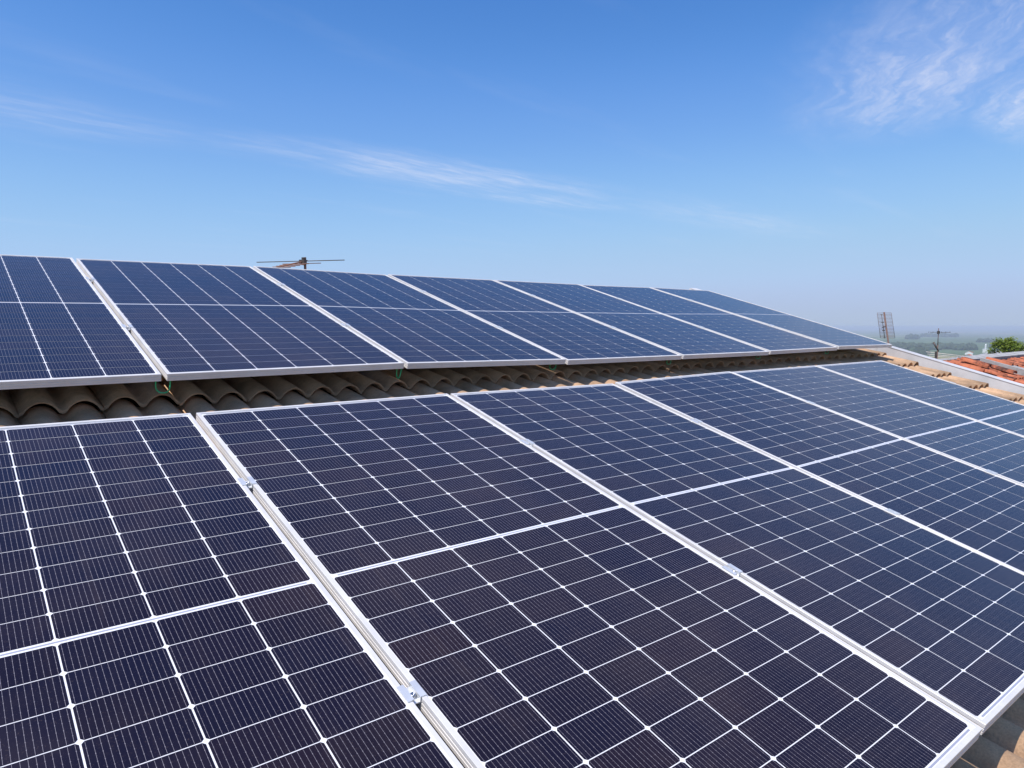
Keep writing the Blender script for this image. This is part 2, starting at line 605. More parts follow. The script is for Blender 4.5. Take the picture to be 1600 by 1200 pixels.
radii = [0, 12, 30, 60, 90, 130, 190, 270, 380, 520, 700, 900, 1150, 1450, 1900, 2500, 3300, 4300, 5600, 7200,
         9000, 11000, 13500, 16500, 20000, 24000, 27000, 28500]
NA = 240
vs, fs = [(5, 5, terr(5, 5))], []
for ri, r in enumerate(radii[1:]):
    for a in range(NA):
        an = 2 * math.pi * a / NA
        x, y = 5 + r * math.cos(an), 5 + r * math.sin(an)
        vs.append((x, y, terr(x, y)))
for a in range(NA):
    fs.append((0, 1 + a, 1 + (a + 1) % NA))
for ri in range(len(radii) - 2):
    o0, o1 = 1 + ri * NA, 1 + (ri + 1) * NA
    for a in range(NA):
        fs.append((o0 + a, o1 + a, o1 + (a + 1) % NA, o0 + (a + 1) % NA))
g = link('ground', mesh_from('ground', vs, fs, M['field'], True))
tag(g, 'green farmland plain reaching to the hazy horizon', kind='structure')

# far woodland on the plain
mb = MB()
rw = random.Random(3)
bm = bmesh.new()
bmesh.ops.create_icosphere(bm, subdivisions=1, radius=1.0)
ICO_V = [v.co.copy() for v in bm.verts]
ICO_F = [tuple(v.index for v in f_.verts) for f_ in bm.faces]
bm.free()


def azpos(az, D):
    a = R_(az)
    return CAMP.x + D * math.sin(a), CAMP.y + D * math.cos(a)


def clump(az, D, n, sa, sd, s0=7.0):
    for _ in range(n):
        a_, d_ = az + rw.gauss(0, sa), D + rw.gauss(0, sd)
        x, y = azpos(a_, d_)
        s = s0 * rw.uniform(0.6, 1.5)
        z = terr(x, y) + s * 0.35
        rot = Euler((rw.random() * 6, rw.random() * 6, rw.random() * 6)).to_matrix()
        mb.add([Vector((x, y, z)) + rot @ Vector((v.x * s * rw.uniform(.8, 1.25), v.y * s * rw.uniform(.8, 1.25), v.z * s * 0.8)) for v in ICO_V], ICO_F)


for az, D, n, sa, sd in ((68.3, 1680, 60, 0.35, 18), (69.4, 1640, 70, 0.4, 18), (70.6, 1700, 60, 0.35, 16), (71.7, 1660, 50, 0.3, 16), (67.5, 1760, 50, .4, 20),
                         (68.5, 3050, 26, 0.25, 14), (70.3, 3900, 30, 0.5, 16), (72.9, 2500, 16, .25, 12), (74.5, 1900, 50, 0.6, 40), (76.5, 2000, 80, 1.0, 150),
                         (69.0, 1330, 18, .3, 14), (64.0, 1900, 110, 1.5, 150), (79, 1800, 110, 1.2, 150)):
    clump(az, D, n, sa, sd, 7 if D < 2600 else 11)
wd = mb.build('woodland', M['wood'])
tag(wd, 'dark bluish tree belts scattered over the plain', kind='stuff')

# ------------------------------------------------------------------ our house
TZ = -0.128           # tile crests below the panel plane
WAVE, WPH = 0.14445, 0.014
COURSE, CPH = 0.327, 0.54      # tile noses at y = CPH + k*COURSE
AMP = 0.043
TT, LIFT = 0.007, 0.032     # shell thickness at the crest, height of each nose over the course below
RX0, RX1 = -3.6, 7.04
RIDGE, EAVE = 2.86, -3.3

house = tag(link('tiled_house', None, None, Matrix.Translation((1.7, 0, 0))),
            'house with a beige wavy tile roof carrying both rows of solar panels', 'house')
HI = lm(house).inverted()


def prof(x):
    """wave height, 0 at the crest"""
    u = (x / WAVE + 0.5) % 1.0 - 0.5
    h = max(0.0, 1.0 - (u / 0.43) ** 2) ** 0.80
    return AMP * (h - 1.0)


def tile_mesh(mb_, nseg=12, x0=0.0, y0=0.0, dz=0.0, ln=0.40):
    """one two-wave tile: nose at y0, crest of its left wave at x0"""
    n = nseg * 2
    vs = []
    drop = LIFT * ln / COURSE
    xs = [-0.5 * WAVE + i * (2 * WAVE) / n for i in range(n + 1)]
    for (yy, dd) in ((0.0, 0.0), (ln, -drop)):
        for x in xs:
            vs.append((x0 + x, y0 + yy, dz + dd + prof(x)))
    for (yy, dd) in ((0.002, -TT), (ln, -drop - TT)):
        for x in xs:
            vs.append((x0 + x, y0 + yy, dz + dd + prof(x) + 0.007 * prof(x) / AMP))
    k = n + 1
    fs = []
    for i in range(n):
        fs.append((i, i + 1, k + i + 1, k + i))                 # top
        fs.append((2 * k + i, 2 * k + i + 1, i + 1, i))         # nose
        fs.append((2 * k + i + 1, 2 * k + i, 3 * k + i, 3 * k + i + 1))  # underside
    fs.append((k, 3 * k, 2 * k, 0))
    fs.append((n, 2 * k + n, 3 * k + n, k + n))
    mb_.add(vs, fs)


deck = MB().box((RX0, EAVE, TZ - 0.20), (RX1, RIDGE, TZ - 0.13))  # plain dark deck added under the tiles to block light
roof = deck.build('roof', M['deck'], house, m4=HI @ MROOF)
tm = MB()
tile_mesh(tm)
TILE_ME = tm.mesh('roof_tile', M['tile'], False)
for pl in TILE_ME.polygons:
    pl.use_smooth = abs(pl.normal.z) > 0.4
rt = random.Random(11)
rest = MB()
nx = int((RX1 - RX0) / (2 * WAVE)) + 1
ks = range(int((EAVE - CPH) / COURSE), int((RIDGE - CPH) / COURSE) + 1)
ntile = 0
xstart = WPH + 2 * WAVE * math.ceil((RX0 - WPH) / (2 * WAVE)) - WAVE
for k in ks:
    y = CPH + k * COURSE
    for i in range(nx + 1):
        x = xstart + i * 2 * WAVE
        if x + 1.5 * WAVE > RX1 + 0.08:
            continue
        show = (-0.1 < y < 1.05 and x > -1.9) or (x > 5.3 and -2.4 < y < 2.2) or (-3.1 < y < -1.7 and 0.3 < x < 3.4)
        ln = min(0.40, RIDGE - y + 0.02)
        if ln < 0.1:
            continue
        if show and ln > 0.39:
            m4 = Matrix.Translation((x + rt.uniform(-.002, .002), y + rt.uniform(-.010, .010), TZ + rt.uniform(-.004, .003))) @ \
                Euler((rt.uniform(-.006, .006), rt.uniform(-.008, .008), rt.uniform(-.010, .010))).to_matrix().to_4x4()
            link('roof_tile', TILE_ME, roof, m4)
            ntile += 1
        else:
            tile_mesh(rest, 8, x, y + rt.uniform(-.004, .004), TZ + rt.uniform(-.002, .002), ln)
rm = rest.mesh('roof_tiles_covered', M['tile'])
for pl in rm.polygons:
    pl.use_smooth = abs(pl.normal.z) > 0.4
tag(link('roof_tiling', rm, roof), kind='stuff')
# ridge caps and the rear slope
mb = MB()
x = RX0
while x < RX1 - 0.1:
    seg = []
    for yy in (0, 1):
        for j in range(9):
            a = math.pi * j / 8
            seg.append((x + yy * 0.42 + 0.0, RIDGE + 0.13 * math.cos(a), TZ - 0.075 + (0.075 + 0.008 * (1 - yy)) * math.sin(a)))
    mb.add(seg, [(j, j + 1, 9 + j + 1, 9 + j) for j in range(8)])
    x += 0.36
tag(mb.build('ridge_cap', M['tile'], house, True, HI @ MROOF), kind='stuff')
ry = RP(0, RIDGE, TZ - 0.07)
mb = MB()
nn = int((RX1 - RX0) / (WAVE / 6))
vs, fs = [], []
for i in range(nn + 1):
    x = RX0 + i * WAVE / 6
    z = prof(x - WPH)
    vs += [(x, ry.y, ry.z + z + 0.01), (x, ry.y + 5.6, ry.z - 5.6 * 0.283 + z)]
for i in range(nn):
    fs.append((2 * i, 2 * i + 2, 2 * i + 3, 2 * i + 1))
mb.add(vs, fs)
mb.build('rear_slope', M['tile'], house, True, HI)
# walls under the eaves
ey = RP(0, EAVE, TZ - 0.2)
mb = MB()
zt = ey.z - 0.02
wx0, wx1, wy0, wy1 = RX0 + 0.25, RX1, ey.y + 0.45, ry.y + 5.2
rz = ry.z - 0.22
vs = [(wx0, wy0, 0), (wx1, wy0, 0), (wx1, wy1, 0), (wx0, wy1, 0), (wx0, wy0, zt + .1), (wx1, wy0, zt + .1),
      (wx1, wy1, zt - .05), (wx0, wy1, zt - .05), (wx0, ry.y, rz), (wx1, ry.y, rz)]
mb.add(vs, [(0, 1, 5, 4), (2, 3, 7, 6), (1, 2, 6, 9, 5), (3, 0, 4, 8, 7)])
mb.build('wall', M['plaster'], house, m4=HI)
# galvanised parapet flashing along the east gable
mb = MB()
px0, px1, pz0, pz1 = 7.052, 7.17, TZ - 0.26, -0.084
yy = EAVE
while yy < RIDGE + 0.3:
    y1 = min(yy + 2.0, RIDGE + 0.35)
    lap = 0.004
    mb.box((px0, yy, pz0), (px1, y1 - 0.003, pz1))
    mb.box((px0 - 0.004, yy + .001, pz1 + 0.001), (px1 + 0.004, y1 - 0.005, pz1 + 0.003 + lap))
    mb.box((px0 - 0.0035, y1 - 0.03, pz0 + .02), (px0 - 0.001, y1 + 0.01, pz1 - 0.002))
    yy = y1
mb.build('parapet', M['flash'], house, m4=HI @ MROOF)

# ------------------------------------------------------------------ solar panels
FH = 0.030
FP = [(0.0, 0.0), (0.0, 0.0075), (0.0012, 0.008), (0.0012, 0.0105), (0.0, 0.011), (0.0, 0.0165), (0.0012, 0.017), (0.0012, 0.0195), (0.0, 0.020),
      (0.0, 0.0292), (0.0008, 0.030), (0.0112, 0.030), (0.012, 0.0292), (0.012, 0.0270), (0.0022, 0.0218), (0.0022, 0.002), (0.026, 0.002), (0.026, 0.0)]


def frame_mesh():
    mb_ = MB()
    hw, hh = PW / 2, PH / 2
    n = len(FP)
    vs = []
    for (sx, sy) in ((-1, -1), (1, -1), (1, 1), (-1, 1)):
        for (i, z) in FP:
            vs.append((sx * (hw - i), sy * (hh - i), z))
    fs = []
    for c_ in range(4):
        d_ = (c_ + 1) % 4
        for j in range(n):
            k = (j + 1) % n
            fs.append((c_ * n + j, d_ * n + j, d_ * n + k, c_ * n + k))
    mb_.add(vs, fs)
    return mb_.mesh('frame', M['alu'])


FRAME_ME = frame_mesh()
BACK_ME = MB().box((-PW / 2 + .004, -PH / 2 + .004, 0.0245), (PW / 2 - .004, PH / 2 - .004, 0.0268)).mesh('backsheet', M['back'])
REAR_ME = MB().box((-PW / 2 + .004, -PH / 2 + .004, 0.0225), (PW / 2 - .004, PH / 2 - .004, 0.0244)).mesh('added_dark_rear', M['rear'])  # dark sheet added behind each panel to deepen the shade underneath
cx, cy, ch = CW / 2, CH / 2, 0.0052
oct_ = [(-cx + ch, -cy), (cx - ch, -cy), (cx, -cy + ch), (cx, cy - ch), (cx - ch, cy), (-cx + ch, cy), (-cx, cy - ch), (-cx, -cy + ch)]
cv = [(x, y, 0.0004) for x, y in oct_] + [(x, y, 0.0) for x, y in oct_]
cf = [tuple(range(8))] + [(8 + i, 8 + (i + 1) % 8, (i + 1) % 8, i) for i in range(8)]
CELL_ME = mesh_from('cell', cv, cf, M['cell'])
rb = MB().box((-PW / 2 + .03, -0.0022, 0), (PW / 2 - .03, 0.0022, 0.0003)).mesh('busbar_ribbon', M['ribbon'])
JB_ME = MB().box((-0.045, -0.03, 0.004), (0.045, 0.03, 0.0224)).mesh('junction_box', M['darkmetal'])

Gl, Gu = 0.0208, 0.0216
OFF = [(-0.0023, 0.0032, -0.0005), (-0.0021, -0.0015, -0.002), (0.0038, 0.0123, -0.0034), (0.0048, -0.0135, 0.0037), (-0.0016, -0.0009, 0.0005),
       (-0.0025, -0.0014, 0.0007), (0.0006, -0.0083, -0.0006), (-0.0059, -0.0074, -0.0023), (-0.003, 0.0133, -0.0002), (0.0058, 0.0015, 0.0041),
       (0.0063, 0.0005, 0.0033), (0.0019, -0.0087, -0.0005), (-0.0056, 0.0032, -0.0034)]
ORD = ['leftmost', 'second', 'third', 'fourth', 'fifth', 'sixth', 'seventh']
LOWN = ['leftmost solar panel of the front row, cut off by the left picture edge',
        'second solar panel from the left in the front row, largest and nearest',
        'third solar panel from the left in the front row, lower corner at right',
        'fourth solar panel from the left in the front row',
        'fifth solar panel from the left in the front row, next to the end one',
        'rightmost solar panel of the front row, beside the bare beige tiles']
UPN = ['leftmost solar panel of the back row, cut off by the left picture edge',
       'second solar panel from the left in the back row, largest one seen whole',
       'third solar panel from the left in the back row, below the rusty roof antenna',
       'middle solar panel of the seven in the back row, fourth from the left',
       'fifth solar panel from the left in the back row',
       'sixth solar panel from the left in the back row, next to the end one',
       'rightmost solar panel of the back row, its edge against the hazy valley']
TU = Matrix.Translation((-0.0053, 0.3944, 0.0105)) @ Matrix.Rotation(0.00487, 4, 'X') @ Matrix.Rotation(0.0022, 4, 'Y')
PAN = {}
for row in (0, 1):
    for i in range(6 if row == 0 else 7):
        a0, a1, a2 = OFF[i + row * 6]
        # fitted small tilts of each panel (n downwards, v down the slope) -> roof frame
        tz, tx, ty = -a0, -a1, a2
        eu = Vector((1, 0, tx)).normalized()
        ev = Vector((0, 1, ty))
        ev = (ev - eu * ev.dot(eu)).normalized()
        en = eu.cross(ev)
        rot = Matrix((eu, ev, en)).transposed().to_4x4()
        gg = Gl if row == 0 else Gu
        cxp = (i - 1) * (PW + gg) + PW / 2
        cyp = -PH / 2 if row == 0 else PH / 2
        m4 = Matrix.Translation((cxp, cyp, tz)) @ rot @ Matrix.Translation((0, 0, -FH))
        m4 = MROOF @ (TU if row else Matrix.Identity(4)) @ m4
        p = link('solar_panel', None, None, m4)
        tag(p, (UPN if row else LOWN)[i], 'solar panel', 'solar panels of the back row' if row else 'solar panels of the front row')
        PAN[(row, i)] = p
        link('frame', FRAME_ME, p)
        link('backsheet', BACK_ME, p)
        link('added_dark_rear', REAR_ME, p)
        link('busbar_ribbon', rb, p, Matrix.Translation((0, 0, 0.0269)))
        for s in (-1, 1):
            link('busbar_ribbon', rb, p, Matrix.Translation((0, s * (PH / 2 - 0.0172), 0.0269)))
        link('junction_box', JB_ME, p, Matrix.Translation((0, 0.05, 0)))
        for r in range(24):
            if r < 12:
                yv = MV + r * (CH + RG) + CH / 2
            else:
                yv = PH - (MV + (23 - r) * (CH + RG) + CH / 2)
            for c_ in range(6):
                xv = MU + c_ * (CW + CG) + CW / 2
                link('cell', CELL_ME, p, Matrix.Translation((xv - PW / 2, PH / 2 - yv, 0.02695)))

# ------------------------------------------------------------------ rails, clamps, earth wires
V1, V2 = 0.584, 1.578


def rail_mesh(x0, x1):
    L = x1 - x0
    pr = [(-.02, 0), (.02, 0), (.02, .036), (.006, .036), (.006, .026), (-.006, .026), (-.006, .036), (-.02, .036)]
    vs = [(x0, a, b_) for a, b_ in pr] + [(x1, a, b_) for a, b_ in pr]
    fs = [(i, (i + 1) % 8, 8 + (i + 1) % 8, 8 + i) for i in range(8)] + [tuple(range(7, -1, -1)), tuple(range(8, 16))]
    return MB().add(vs, fs)


for row in (0, 1):
    x0, x1 = (-1.16, 5.66) if row == 0 else (-1.16, 6.76)
    for k, V in enumerate((V1, V2)):
        yv = (-V if row == 0 else 0.3944 + PH - V)
        zb = -0.069 + (0.0105 if row else 0)
        rl = tag(link('mounting_rail', None, None, MROOF @ Matrix.Translation((0, yv, zb))),
                 '%s aluminium mounting rail under the %s row of panels' % (('upper', 'lower')[k], ('front', 'back')[row]), 'rail')
        rail_mesh(x0, x1).build('rail_bar', M['rail'], rl)
        xf = x0 + 0.3
        while xf < x1:
            crest = WPH + WAVE * round((xf - WPH) / WAVE)
            f_ = MB().box((crest - .02, -.026, TZ - zb - 0.012), (crest + .02, -.0205, 0.03)).box((crest - .02, -.0204, TZ - zb - 0.012), (crest + .02, 0.05, TZ - zb - 0.006))
            f_.build('roof_hook', M['steel'], rl)
            xf += 1.3

# omega clamp: two flanges on neighbouring frames, sunk channel, bolt
CL = 0.046


def clamp_parts(gap):
    h = gap / 2
    t_ = 0.0028
    pr = [(-h - .0115, .0003), (-h - .0115, .0003 + t_), (-h + .0032 + t_ * 0, .0003 + t_), (-h + .0032, -.012 + t_), (h - .0032, -.012 + t_), (h - .0032, .0003 + t_),
          (h + .0115, .0003 + t_), (h + .0115, .0003), (h - .0006, .0003), (h - .0006, -.012), (-h + .0006, -.012), (-h + .0006, .0003)]
    n = len(pr)
    vs = [(a, -CL / 2, z) for a, z in pr] + [(a, CL / 2, z) for a, z in pr]
    quads = [(0, 1, 2, 11), (11, 2, 3, 10), (10, 3, 4, 9), (9, 4, 5, 8), (8, 5, 6, 7)]
    fs = [(i, n + i, n + (i + 1) % n, (i + 1) % n) for i in range(n)]
    fs += [tuple(q_) for q_ in quads] + [tuple(n + i for i in reversed(q_)) for q_ in quads]
    plate = MB().add(vs, fs)
    bolt = MB()
    N6 = 12
    r0 = 0.0062
    ring = lambda r, z: [(r * math.cos(2 * math.pi * j / N6), -0.006 + r * math.sin(2 * math.pi * j / N6), z) for j in range(N6)]
    vs = ring(r0, -.0091) + ring(r0, -.0012) + ring(r0 * .86, -.0002) + ring(r0 * .5, -.0002) + ring(r0 * .48, -.004)
    fs = []
    for a in range(4):
        for j in range(N6):
            fs.append((a * N6 + j, a * N6 + (j + 1) % N6, (a + 1) * N6 + (j + 1) % N6, (a + 1) * N6 + j))
    fs.append(tuple(4 * N6 + j for j in range(N6)))
    bolt.add(vs, fs)
    # shank down to the rail
    bolt.tube([(0, -0.006, -.0092), (0, -0.006, -.034)], 0.0038, 8)
    return plate.mesh('clamp_plate', M['clamp']), bolt.mesh('bolt', M['steel'], True)


for row in (0, 1):
    gg = Gl if row == 0 else Gu
    pm, bmh = clamp_parts(gg)
    n = 6 if row == 0 else 7
    for i in range(n - 1):
        for k, V in enumerate((V1, V2)):
            A, B = PAN[(row, i)], PAN[(row, i + 1)]
            yl = PH / 2 - V
            pa = lm(A) @ Vector((PW / 2, yl, FH))
            pb = lm(B) @ Vector((-PW / 2, yl, FH))
            mid = (pa + pb) / 2
            # sits on both frames: tilt to join the two edges
            ex = (lm(B) @ Vector((-PW / 2 + .01, yl, FH)) - lm(A) @ Vector((PW / 2 - .01, yl, FH))).normalized()
            ey_ = (lm(A).to_3x3() @ Vector((0, 1, 0)))
            ey_ = (ey_ - ex * ey_.dot(ex)).normalized()
            rot = Matrix((ex, ey_, ex.cross(ey_))).transposed().to_4x4()
            c_ = link('panel_clamp', None, None, Matrix.Translation(mid) @ rot)
            tag(c_, '%s clamp between the %s and %s panels of the %s row' % (('upper', 'lower')[k], ORD[i], ORD[i + 1], ('front', 'back')[row]),
                'clamp', 'mid clamps on the %s row' % ('front', 'back')[row])
            link('clamp_plate', pm, c_)
            link('bolt', bmh, c_)
    # end clamps on the right hand edge
    for k, V in enumerate((V1, V2)):
        A = PAN[(row, n - 1)]
        c_ = link('end_clamp', None, None, lm(A) @ Matrix.Translation((PW / 2, PH / 2 - V, FH)))
        tag(c_, '%s end clamp on the right edge of the %s row' % (('upper', 'lower')[k], ('front', 'back')[row]), 'clamp', 'end clamps')
        MB().box((-.011, -CL / 2, .0004), (.003, CL / 2, .0034)).box((.0012, -CL / 2, -.033), (.0045, CL / 2, .0003)).box((.0046, -CL / 2, -.033), (.026, CL / 2, -.0295)).build('clamp_plate', M['clamp'], c_)
        MB().tube([(.014, 0, -.0293), (.014, 0, -.022)], .006, 8).build('bolt', M['steel'], c_)

# green earth wire loops hanging between neighbouring panels of the back row
WL = [(0.0, 0.055, 0.055, 0.02), (-0.018, 0.022, 0.058, 0.03), (-0.05, 0.045, 0.050, 0.06), (-0.06, 0.035, 0.05, 0.06), (-0.05, 0.05, 0.045, 0.06), (-0.06, 0.04, 0.045, 0.06)]
for i in range(6):
    A = PAN[(1, i)]
    dx, wdt, drop, back = WL[i]
    o_ = lm(A) @ Matrix.Translation((PW / 2 + Gu / 2 + dx, -PH / 2 + back, 0.0))
    pts = [(-wdt / 2, 0.004, 0.006)]
    for j in range(13):
        a = math.pi * j / 12
        e = 0.55 if i != 1 else 1.2
        pts.append((-wdt / 2 * math.cos(a) * (1.0 if i != 1 else abs(math.cos(a)) ** 0.3), 0.006 * math.sin(2 * a), -0.004 - drop * (math.sin(a) ** e)))
    pts.append((wdt / 2, -0.002, 0.006))
    wr = MB().tube(pts, 0.0030, 6).build('earth_wire', M['green'], None, True, o_)
    tag(wr, 'green earth wire loop hanging between the %s and %s panels of the back row' % (ORD[i], ORD[i + 1]), 'wire', 'green earth wire loops')

# ------------------------------------------------------------------ antennas


def wpos(p):
    return RP(*p)


# rusty yagi behind the ridge
root = tag(link('yagi_antenna', None, None, Matrix.Translation((2.77, 5.35, 2.2))), 'rusty rooftop yagi antenna with one long rod, behind the back row of panels', 'antenna')
IR = lm(root).inverted()
top = RP(2.772, 5.625, -0.455)
cdir = (CAMP - top)
cdir.z = 0
cdir.normalize()
side = Vector((-cdir.y, cdir.x, 0))       # to the right as seen from the street
side = -side if side.dot(camo.matrix_world.to_3x3() @ Vector((1, 0, 0))) < 0 else side
bdir = (cdir * 0.86 - side * 0.50).normalized()     # boom points at the viewer and to the left
bdir.z = -0.20
edir = Vector((-bdir.y, bdir.x, 0)).normalized()
edir = -edir if edir.dot(side) < 0 else edir
mpole = MB().tube([(top.x, top.y, top.z + 0.045), (top.x, top.y, 2.4)], 0.016, 8)
mpole.build('mast', M['rust'], root, True, IR)
b0 = top - bdir * 0.05
MB().tube([b0, b0 + bdir * 0.66], 0.008, 6).build('boom', M['orange'], root, True, IR)
MB().tube([b0 + bdir * 0.05 - edir * 0.66, b0 + bdir * 0.05 + edir * 0.52], 0.0055, 6).build('long_element', M['darkmetal'], root, True, IR)
MB().tube([b0 + bdir * 0.14 - edir * 0.25 - Vector((0, 0, .02)), b0 + bdir * 0.14 + edir * 0.26 - Vector((0, 0, .02))], 0.005, 6).build('element', M['rust'], root, True, IR)
for j in range(5):
    c_ = b0 + bdir * (0.26 + 0.085 * j) - Vector((0, 0, 0.012))
    MB().tube([c_ - edir * (0.17 - .008 * j), c_ + edir * (0.17 - .008 * j)], 0.0042, 6).build('element', M['orange'] if j % 2 else M['rust'], root, True, IR)
hb = MB()
hb.box((-.03, -.035, -.03), (.03, .035, .02), Matrix.Translation(top + bdir * 0.05) @ Matrix.Rotation(math.atan2(bdir.y, bdir.x), 4, 'Z'))
hb.tube([top + bdir * 0.03 - Vector((0, 0, .045)), top + bdir * 0.03 + Vector((0, 0, .045))], [.022, .028], 8)
hb.build('dipole_box', M['darkmetal'], root, False, IR)

# tall UHF grid antenna right of the back row
top = RP(17.649, 5.15, -0.841)
base = RP(17.70, 4.80, -1.62)
root = tag(link('grid_antenna', None, None, Matrix.Translation((base.x, base.y, 0))), 'tall rusty grid antenna on a leaning pole beyond the end of the back row', 'antenna')
IR = lm(root).inverted()
view = (top - CAMP)
view.z = 0
view.normalize()
sd = Vector((view.y, -view.x, 0))
ax = (base - top).normalized()
foot = top + ax * ((top.z - 0.0) / -ax.z)
MB().tube([top - ax * 0.02, foot], 0.021, 8).build('mast', M['rust'], root, True, IR)
for s in (-1, 1):
    o0 = top + sd * (0.020 * s) - view * 0.02
    rf = MB()
    edge = 0.135
    rf.tube([o0 + sd * edge * s, o0 + sd * (edge + .005) * s + ax * 0.63 + view * 0.05], 0.0045, 5)
    rf.build('reflector_frame', M['rust'], root, True, IR)
    for j in range(19):
        q0 = o0 + ax * (0.63 * j / 18)
        MB().tube([q0, q0 + sd * edge * s], 0.0042, 4).build('reflector_rod', M['rust'], root, True, IR)
f0 = top - sd * 0.065 - view * 0.10 + ax * 0.04
MB().tube([f0, f0 + ax * 0.60], 0.007, 6).build('feed_line', M['darkmetal'], root, True, IR)
for j, s_ in enumerate((0.0, 0.20, 0.32, 0.40, 0.58)):
    c_ = f0 + ax * s_
    k = 0.030 if j in (1, 2, 3) else 0.022
    MB().tube([c_ - sd * k, c_ - sd * .006, c_ + sd * .006, c_ + sd * k], [k * .55, .008, .008, k * .55], 6).build('bow_tie_dipole', M['darkmetal'], root, True, IR)
MB().tube([f0 + ax * 0.3, top + ax * 0.34], 0.008, 6).build('arm', M['rust'], root, True, IR)

# thin mast with two arrays further right
top = RP(22.786, 5.623, -1.399)
foot = Vector((top.x, top.y, 0))
root = tag(link('mast_antenna', None, None, Matrix.Translation(foot)), 'thin mast with a small top array and a pale rod cluster near the red roof', 'antenna')
IR = lm(root).inverted()
view = (top - CAMP); view.z = 0; view.normalize()
sd = Vector((view.y, -view.x, 0))
U = Vector((0, 0, 1))
MB().tube([top, top - U * 0.55], 0.012, 6).tube([top - U * 0.50, foot], 0.016, 6).build('mast', M['rust'], root, True, IR)
a_ = top - U * 0.12
MB().tube([a_ - sd * 0.22 + view * .02, a_ + sd * 0.30], 0.006, 5).build('boom', M['darkmetal'], root, True, IR)
for j in range(6):
    c_ = a_ + sd * (-0.25 + 0.11 * j)
    MB().tube([c_ - view * 0.18 - U * .02, c_ + view * 0.18 + U * .02], 0.006, 5).build('element', M['darkmetal'], root, True, IR)
MB().box((-.03, -.03, -.045), (.03, .03, .04), Matrix.Translation(a_)).build('clamp_box', M['darkmetal'], root, False, IR)
MB().tube([top - U * 0.42 - sd * 0.12, top - U * 0.70 + sd * 0.03], [.035, .02], 6).build('tilted_boom', M['darkmetal'], root, True, IR)
c0 = top - U * 0.75
MB().box((-.03, -.03, -.17), (.03, .03, .05), Matrix.Translation(c0 - sd * .03)).build('junction_box', M['darkmetal'], root, False, IR)
for j, (za, l0, l1, dz) in enumerate(((0.0, -.30, .80, -.09), (-.055, -.26, .58, -.05), (-.105, -.22, .46, -.02), (-.155, -.18, .36, 0))):
    p0 = c0 + U * za
    MB().tube([p0 + sd * l0 - U * dz * .4, p0 + sd * l1 + U * dz], 0.009, 5).build('element', M['pinkmetal'], root, True, IR)

# ------------------------------------------------------------------ neighbouring clay roofs
CT_L, CT_W, CT_R = 0.36, 0.150, 0.060


def clay_mesh(convex):
    vs = []
    n = 6
    for (yy, r) in ((0, CT_R), (CT_L, CT_R * 0.84)):
        for lay in (0, 1):
            rr = r - lay * 0.013
            for j in range(n + 1):
                a = math.pi * j / n
                x, z = -rr * math.cos(a), rr * math.sin(a) * 0.80
                vs.append((x, yy, z if convex else -z))
    k = n + 1
    fs = []
    for j in range(n):
        fs.append((j, j + 1, 2 * k + j + 1, 2 * k + j))
        fs.append((k + j + 1, k + j, 3 * k + j, 3 * k + j + 1))
        fs.append((j, k + j, k + j + 1, j + 1))
        fs.append((2 * k + j + 1, 3 * k + j + 1, 3 * k + j, 2 * k + j))
    me = MB().add(vs, fs).mesh('clay_tile', M['clay'])
    for pl in me.polygons:
        pl.use_smooth = abs(pl.normal.y) < 0.7
    return me


CAP_ME, PAN_ME = clay_mesh(True), clay_mesh(False)
rc = random.Random(5)


def clay_roof(root, x0, x1, ytop, ybot, z, vis):
    """barrel tile roof: channels with caps over them; vis(x, y) picks the tiles built one by one"""
    I = lm(root).inverted()
    bed = MB().box((x0 - .05, ybot - .05, z - 0.22), (x1 + .05, ytop, z - 0.15)).build('roof', M['deck'], root, m4=I @ MROOF)
    rs = MB()
    nx_ = int((x1 - x0) / CT_W)
    step = 0.29
    y = ytop - CT_L
    while y > ybot:
        for i in range(nx_ + 1):
            for cap in (0, 1):
                x = x0 + (i + 0.5 * cap) * CT_W
                if x > x1:
                    continue
                m4 = Matrix.Translation((x + rc.uniform(-.012, .012), y + rc.uniform(-.02, .02), z - (0.042 if cap else 0.040) + rc.uniform(-.006, .006))) @ \
                    Euler((-0.035 + rc.uniform(-.02, .02), rc.uniform(-.05, .05), rc.uniform(-.035, .035))).to_matrix().to_4x4()
                if vis(x, y):
                    link('clay_tile', CAP_ME if cap else PAN_ME, bed, m4)
                else:
                    me = CAP_ME if cap else PAN_ME
                    rs.add([m4 @ v.co for v in me.vertices], [tuple(p_.vertices) for p_ in me.polygons])
        y -= step
    if rs.v:
        tag(rs.build('clay_tiling', M['clay'], bed, True), kind='stuff')
    return bed


# first neighbour
n1 = tag(link('neighbour_house', None, None, Matrix.Translation((9.6, 0, 0))), 'neighbouring house with a worn red clay tile roof just past the grey parapet', 'house')
I1 = lm(n1).inverted()
clay_roof(n1, 7.45, 11.82, 1.36, -3.4, -0.61, lambda x, y: x > 10.2 and y > -0.9)
mb = MB()
yy0, yy1 = RP(9, -3.0, -.86), RP(9, 1.25, -.86)
mb.add([(7.4, yy0.y, 0), (11.9, yy0.y, 0), (11.9, yy1.y, 0), (7.4, yy1.y, 0), (7.4, yy0.y, yy0.z), (11.9, yy0.y, yy0.z), (11.9, yy1.y, yy1.z), (7.4, yy1.y, yy1.z)],
       [(0, 1, 5, 4), (1, 2, 6, 5), (2, 3, 7, 6), (3, 0, 4, 7)])
mb.build('wall', M['plaster'], n1, m4=I1)
mb = MB()
for j in range(6):
    mb.box((11.90, -3.4 + j * 0.755, -0.95), (12.10, -3.4 + (j + 1) * 0.755 - 0.004, -0.535 - 0.004 * (j % 2)))
mb.build('parapet', M['mortar'], n1, m4=I1 @ MROOF)

